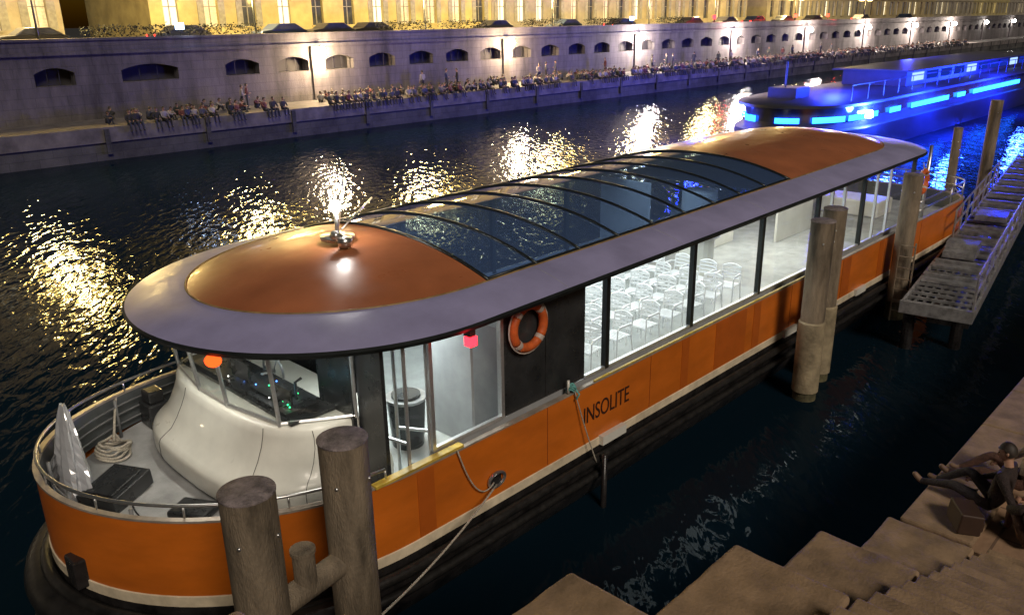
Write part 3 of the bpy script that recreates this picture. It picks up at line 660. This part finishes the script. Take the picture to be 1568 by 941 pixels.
def ring(c,r=.34):
    e=empty('life_ring'); b=MB()
    for q in range(4):
        t0=q*math.pi/2+math.pi/4
        a=[t0+.12+(math.pi/2-.24)*i/10 for i in range(11)]; w_=[t0-.12+.24*i/4 for i in range(5)]
        b.tube([(c[0]+r*math.cos(t),c[1],c[2]+r*math.sin(t)) for t in a],.07,10,0)
        b.tube([(c[0]+r*math.cos(t),c[1],c[2]+r*math.sin(t)) for t in w_],.074,10,1)
    b.tube([(c[0]+(r+.09)*math.cos(t),c[1],c[2]+(r+.09)*math.sin(t)) for t in [i*math.pi/12 for i in range(24)]],.012,5,1,closed=True)
    b.tube([(c[0],c[1]+.02,c[2]+r+.05),(c[0],c[1]+.06,c[2]+r+.25)],.012,5,1)
    b.make('ring_body',[M['ring'],M['ringw']],e,True)
ring((8.08,7.53,3.62),.32); ring((24.6,7.6,3.3),.3)
b=MB(); st=[(x,y) for x,y in outline(bx0,bx1-.05,HW-.05,3.4,1.35) if x>24.3]; st.sort(key=lambda p:math.atan2(p[1]-YC,p[0]-24))
for z in (2.5,2.75): b.tube([(x,y,z) for x,y in st],.025,6)
for i in range(0,len(st),3): x,y=st[i]; b.tube([(x,y,2.22),(x,y,2.75)],.02,6)
for y in (7.7,12.9): b.tube([(25.2,y,1.7),(25.2,y,4.25)],.05,8)
b.make('stern_rail',M['steel'],boat,True)
b=MB(); b.box(26.2,27.4,9.3,11.2,1.69,2.2); o=b.make('stern_locker',M['white'],boat); bev(o,.05)
def chair_mesh():
    b=MB(); r=.014
    w_=.23
    for s in (-1,1):
        b.tube([(s*w_,.22,0),(s*w_,.21,.44),(s*w_,.2,.64),(s*w_,.14,.67),(s*w_,-.15,.67),(s*(w_-.01),-.21,.66)],r,6)
        b.tube([(s*w_,-.26,0),(s*(w_-.01),-.2,.45),(s*(w_-.02),-.24,.80)],r,6)
        b.box(s*w_-.02,s*w_+.02,-.12,.16,.684,.694)
    top=[(-.21+.42*i/8,-.24-.04*math.sin(math.pi*i/8),.80+.05*math.sin(math.pi*i/8)) for i in range(9)]; b.tube(top,r,6)
    for z in (.52,.60,.68,.76):
        b.loft([[(-.205+.41*i/6,-.215-.035*math.sin(math.pi*i/6)-(z-.5)*.08,z+dz) for i in range(7)] for dz in (0,.055)],0,closed=False)
    for i in range(7): b.box(-.21,.21,-.19+.058*i,-.19+.058*i+.046,.44,.452)
    b.tube([(-.22,.2,.43),(.22,.2,.43)],r,6); b.tube([(-.22,-.2,.43),(.22,-.2,.43)],r,6)
    me=bpy.data.meshes.new('chair'); me.from_pydata([tuple(p) for p in b.v],[],b.f); me.materials.append(M['chair']); me.update(); return me
cme=chair_mesh()
for i in range(8):
    for j in range(6):
        x=9.9+i*.82; y=8.55+j*.66
        if (i,j) in ((2,5),(5,4)): continue
        o=link(bpy.data.objects.new('metal_chair',cme)); o.location=(x+(R()-.5)*.12,y+(R()-.5)*.1,1.762); o.rotation_euler=(0,0,math.radians(90)+(R()-.5)*.4)
# ------------------------------------------------------------------ PILES
def pile(x,y,top,r=.245,group=None,name='mooring_pile',alg=.5):
    e=group or empty(name); b=MB()
    b.tube([(x,y,-1.5),(x,y,alg)],r+.002,28,2); b.tube([(x,y,alg),(x,y,top-.3),(x,y,top)],r,28,0)
    b.tube([(x,y,top),(x,y,top+.015),(x,y,top+.03)],[r+.008,r+.008,r-.02],28,1)
    for i in range(4): 
        a=i*1.57+.6; b.sphere((x+(r+.0)*math.cos(a),y+(r)*math.sin(a),top-.42),.022,3,8,5)
    b.make('pile_shaft',[M['pile'],M['pilecap'],M['algae'],M['steel']],e,True,40); return e
e=pile(3.95,6.2,3.94); pile(2.82,6.02,3.94,group=e)
b=MB(); b.tube([(2.82,6.02,2.6),(3.95,6.2,2.6)],.13,14,0); b.tube([(3.32,6.08,2.6),(3.32,6.08,3.02)],.11,14,0); b.tube([(3.32,6.08,3.02),(3.32,6.08,3.06)],.125,14,0); b.make('brace',M['pile'],e,True,40)
e=pile(15.85,6.65,3.9,.24,alg=1.0); pile(17.0,6.9,3.92,.24,group=e,alg=1.0)
b=MB(); b.tube([(15.85,6.65,1.9),(17.0,6.9,1.9)],.12,12); b.tube([(16.4,6.75,1.9),(16.4,6.75,2.15)],.10,12); b.tube([(15.85,6.65,3.0),(17.0,6.9,3.0)],.07,10); b.make('brace',M['pile'],e,True,40)
b=MB()
for (x,y) in ((15.85,6.65),(17.0,6.9)): b.tube([(x,y,.2),(x,y,1.75),(x,y,1.78)],[.275,.275,.24],24,0)
b.make('pile_sleeve',mat('pile_sleeve',(.33,.27,.17),.7,0,.3,3,.3,20),e,True,40)
e=pile(22.2,7.1,3.9,.24); 
b=MB()
for s in (-.2,.2): b.tube([(21.9,6.9+s,0),(21.9,6.9+s,2.2)],.022,6)
for i in range(7): b.tube([(21.9,6.7,.3+.3*i),(21.9,7.1,.3+.3*i)],.016,6)
b.make('ladder',M['pile'],e)
pile(29.95,8.4,4.2,.14); pile(36,8.9,4.6,.22)
def rope(name,a,c,sag,r=.022,m='rope'):
    a=Vector(a);c=Vector(c); b=MB(); b.tube([a.lerp(c,i/14)-Vector((0,0,sag*4*(i/14)*(1-i/14))) for i in range(15)],r,6); return b.make(name,M[m],None,True)
rope('mooring_rope',(7.25,7.42,1.42),(4.15,6.35,1.45),.12,.016)
rope('mooring_rope',(6.55,7.45,2.25),(7.2,7.42,1.48),.35,.011)
rope('mooring_rope',(9.05,7.46,2.3),(9.45,7.3,.9),.05,.011)
b=MB()
for i in range(3): b.tube([(9.0+.055*math.cos(t),7.5+.055*math.sin(t)-.02*i,2.30+.035*i+.03*math.sin(2*t)) for t in [k*math.pi/6 for k in range(12)]],.015,6,0,closed=True)
b.tube([(9.05,7.45,2.33),(9.1,7.4,2.22),(9.05,7.42,2.14)],.016,6); b.tube([(8.95,7.5,2.26),(8.95,7.5,2.48)],.022,8,1)
b.make('mooring_cleat',[M['teal'],M['white']],boat,True)
rope('mooring_rope',(29.2,7.8,2.3),(29.9,8.3,2.4),.1,.02)
e=empty('fender_pole'); b=MB(); b.tube([(9.6,7.25,-1),(9.6,7.25,1.0)],.05,10); b.make('pole',M['black'],e,True)
# ------------------------------------------------------------------ GANGWAY PONTOON
gw=empty('gangway'); g0=Vector((20.0,5.45,0)); gd=Vector((18.5,2.7,0)).normalized(); gn=Vector((-gd.y,gd.x,0)); GL=26
def G(s,t,z): p=g0+gd*s+gn*t; return (p.x,p.y,z)
def gbox(b,s0,s1,t0,t1,z0,z1,m=0):
    v=[G(s0,t0,z0),G(s1,t0,z0),G(s1,t1,z0),G(s0,t1,z0),G(s0,t0,z1),G(s1,t0,z1),G(s1,t1,z1),G(s0,t1,z1)]
    b.add(v,[(0,3,2,1),(4,5,6,7),(0,1,5,4),(1,2,6,5),(2,3,7,6),(3,0,4,7)],m)
gst=mat('galvanised',(.37,.36,.36),.42,.5,.3,6,rvar=.12); gwd=mat('grating',(.27,.26,.255),.5,.4,.35,6)
b=MB()
for t in (-.78,.72): gbox(b,0,GL,t,t+.06,1.0,1.3)
gbox(b,-.08,-.002,-.78,.8,1.0,1.3)
for t in [-.62+.19*i for i in range(7)]: gbox(b,0,GL,t,t+.05,1.12,1.20,1)
s=.1
while s<GL:
    gbox(b,s,s+.07,-.715,.715,1.205,1.27,1); s+=.42
for s in [1.9+i*1.55 for i in range(15)]:
    gbox(b,s,s+.32,-.71,.71,1.275,1.33,0); gbox(b,s+.5,s+.62,-.71,.71,1.275,1.38,0)
b.make('deck_frame',[gst,gwd],gw)
b=MB()
for t in (-.75,.75):
    n=19 if t<0 else 8
    s0=0 if t<0 else 7
    for i in range(n+1): s=s0+i*1.3; b.tube([G(s,t,1.3),G(s,t,2.15)],.03,6)
    for z in (1.72,2.15): b.tube([G(s0,t,z),G(s0+n*1.3,t,z)],.034,6)
b.make('railing',gst,gw)
b=MB()
for s,t in ((.9,-.4),(.3,.6),(9,-.4),(9,.5),(18,0)): b.tube([G(s,t,-1),G(s,t,1.0)],.14,12)
gbox(b,2.5,GL,-.5,.5,-.2,.3)
b.make('floats',M['black'],gw,False)
b=MB(); gbox(b,4.2,5.2,-.2,.6,1.39,1.56); gbox(b,4.6,5.2,-.2,.6,1.565,1.74); gbox(b,9.5,10.6,-.4,.5,1.39,1.56)
b.make('boarding_steps',gst,gw)
# ------------------------------------------------------------------ NEAR BANK
ctex=bpy.data.textures.new('stone_clouds','CLOUDS'); ctex.noise_scale=.22; ctex.noise_depth=4
def rough_(o,s=.05,lv=4):
    m=o.modifiers.new('s','SUBSURF'); m.subdivision_type='SIMPLE'; m.levels=lv; m.render_levels=lv
    d=o.modifiers.new('d','DISPLACE'); d.texture=ctex; d.texture_coords='GLOBAL'; d.strength=s; d.mid_level=.5
b=MB(); b.box(9.3,140,-60,2.5,-1,1.98,0); b.make('lower_quay',[M['pave']])
b=MB(); xx=9.3
random.seed(11)
while xx<60:
    l=1.3+.5*R(); b.box(xx+.012,xx+l,1.75,2.56,1.984,2.06+.01*R()); xx+=l
o=b.make('quay_coping',M['steps']); bev(o,.03)
b=MB()
b.box(-.75,1.08,1.6,2.5,3.0,5.75); b.box(1.084,3.03,1.595,2.505,1.5,4.83); b.box(3.034,5.0,1.6,2.5,-1,3.98); b.box(5.004,6.67,1.595,2.5,-1,3.26); b.box(6.674,8.67,1.6,2.505,-1,2.42)
b.box(-3,-.754,1.6,2.5,3,6.4)
o=b.make('stepped_parapet',M['steps']); bev(o,.035,3); rough_(o,.024,5)
b=MB(); z=1.98; x=9.6; i=0
while z<5.2:
    z+=.165; x-=.38; b.box(-14,x,-3.2-.002*i,1.57,z-.17,z)
    i+=1
o=b.make('stone_stairs',M['steps']); bev(o,.015)
b=MB(); b.box(-14,9.29,-3.1,2.43,-1,1.95); b.box(-80,3.0,-60,-3.3,-1,5.2); b.box(-80,-14.1,-3.2,2.4,-1,5.1); b.box(3.01,9.28,-60,-3.3,-1,1.97); b.make('bank_masonry',M['bank'])
dk1=mat('dark_jacket',(.035,.022,.02),.8,0,.3,20,.5,60); dk2=mat('dark_jeans',(.035,.028,.032),.8,0,.3,20,.5,60); wt1=mat('pale_shirt',(.42,.33,.26),.8,0,.1,20,.4,60); br1=mat('brown_trousers',(.10,.045,.03),.8,0,.3,20,.5,60)
shn=mat('tan_shoes',(.22,.14,.09),.6)
lean={'pelvis':(0,0,.14),'belly':(.0,.05,.31),'chest':(0,.08,.50),'neck':(0,.07,.66),'head':(0,.03,.82),'shL':(.19,.08,.58),'elL':(.27,.26,.36),'haL':(.27,.38,.08),
 'shR':(-.19,.07,.58),'elR':(-.25,-.10,.36),'haR':(-.12,-.28,.29),'hiL':(.1,-.03,.12),'knL':(.15,-.44,.22),'anL':(.12,-.84,.07),'toL':(.13,-.95,.16),
 'hiR':(-.1,-.03,.12),'knR':(-.10,-.38,.36),'anR':(-.06,-.72,.08),'toR':(-.06,-.85,.10),'face':(.4,-1,-.2)}
def person(nm,J,mats,loc,rz_,hl=0):
    me=figure(nm,J,mats,2,True,hairlen=hl); o=link(bpy.data.objects.new('seated_person',me)); o.location=loc; o.rotation_euler=(0,0,rz_)
person('p1',lean,[dk1,dk2,M['skin'],shn,M['hair'],lips],(10.2,1.78,2.06),math.pi-.15)
person('p2',lean,[wt1,br1,M['skin'],shn,M['hair'],lips],(10.95,1.65,2.06),math.pi+.2,.02)
person('p3',sit3,[dk1,br1,M['skin'],shoe,M['hair'],lips],(9.75,1.2,1.985),math.pi-.9,.02)
b=MB(); b.box(-.2,.2,-.13,.13,0,.26); b.box(-.15,.15,-.17,-.131,.03,.17); o=b.make('shoulder_bag',mat('bag_leather',(.05,.025,.015),.6),None); bev(o,.05,3); o.location=(9.6,1.95,2.07); o.rotation_euler=(.1,0,.6)
# ------------------------------------------------------------------ PARTY BOAT
pbm=empty('party_barge')
YC0=YC; YC=22.8
def po(d,z): return at(outline(44.5+d,96,3.9-d,5.5,1),z)
hullm=mat('barge_hull',(.02,.022,.04),.4,0,.2,1); supm=mat('barge_grey',(.035,.038,.055),.5,0,.2,1)
b=MB(); b.loft([po(.3,-.3),po(0,.3),po(0,1.5)],0); b.loft([po(0,1.5),po(.5,1.52),po(.5,2.0)],1); b.loft([po(.5,2.0),po(.55,2.75)],2); b.loft([po(.5,2.75),po(.1,2.8),po(.1,2.95),po(.6,3.1)],1,capt=True)
b.make('hull_and_deck',[hullm,supm,wgl],pbm,True,35)
blu=emis('blue_led',(.010,.12,1),17)
b=MB()
def strip(i0,i1,z0,z1,o=0):
    l=[(x,y) for x,y in outline(44.5+.38,96,3.9-.38,5.4,1,n=26)][i0:i1+1]; b.loft([[(x,y,z0) for x,y in l],[(x,y,z1) for x,y in l]],0,closed=False)
strip(2,8,1.95,2.25); strip(11,19,1.95,2.27); strip(20,27,1.95,2.27)
for a,c in ((28,29),(30,34),(35,36),(37,44)): strip(a,c,1.95,2.27)
ol2=outline(44.5+.38,96,3.52,5.4,1); nn=len(ol2)
for a in (3,12,20): l=ol2[nn-a-6:nn-a]; b.loft([at(l,1.95),at(l,2.3)],0,closed=False)
b.make('led_strips',blu,pbm)
b=MB()
b.box(60,92,20.6,25.0,3.11,4.1,0); b.box(59.5,93,20.0,25.6,4.1,4.2,1)
for i in range(10): b.box(61+i*3,63.2+i*3,20.55,20.598,3.4,3.95,2 if i%4 else 3)
b.box(50.2,50.6,19.0,19.3,2.0,2.4,4)
b.tube([(48.2,23.5,3.0),(48.2,23.5,5.2)],.06,8,1); b.box(47.8,49.6,22.6,24.4,3.1,3.7,1)
b.make('superstructure',[supm,supm,emis('blue_window',(.02,.06,.8),.5),emis('white_window',(.35,.55,1),1.6),emis('white_spot',(.45,.8,1),120)],pbm)
b=MB()
for i in range(18): b.tube([(48+i*2.4,19.35,3.1),(48+i*2.4,19.35,4.0)],.025,5)
b.tube([(48,19.35,4.0),(90,19.35,4.0)],.03,5); b.make('deck_rail',supm,pbm)
YC=YC0
point('blue_haze_fill_a',(50.2,18.0,2.8),9000,(.03,.09,1),.4,pbm)  # these blue lamps are added to imitate the haze around the LED strips
point('blue_haze_fill_b',(60,17.5,3.2),11000,(.01,.04,1),.5,pbm)
point('blue_haze_fill_c',(76,17.0,3.4),13000,(.01,.03,1),.5,pbm)
point('blue_haze_fill_d',(54,22.8,5.2),4500,(.02,.04,1),.5,pbm)
point('blue_haze_fill_e',(46,28.6,3.0),6000,(.03,.06,1),.4,pbm)
point('blue_haze_fill_f',(80,27.6,4),38000,(.04,.05,1),.5,pbm)
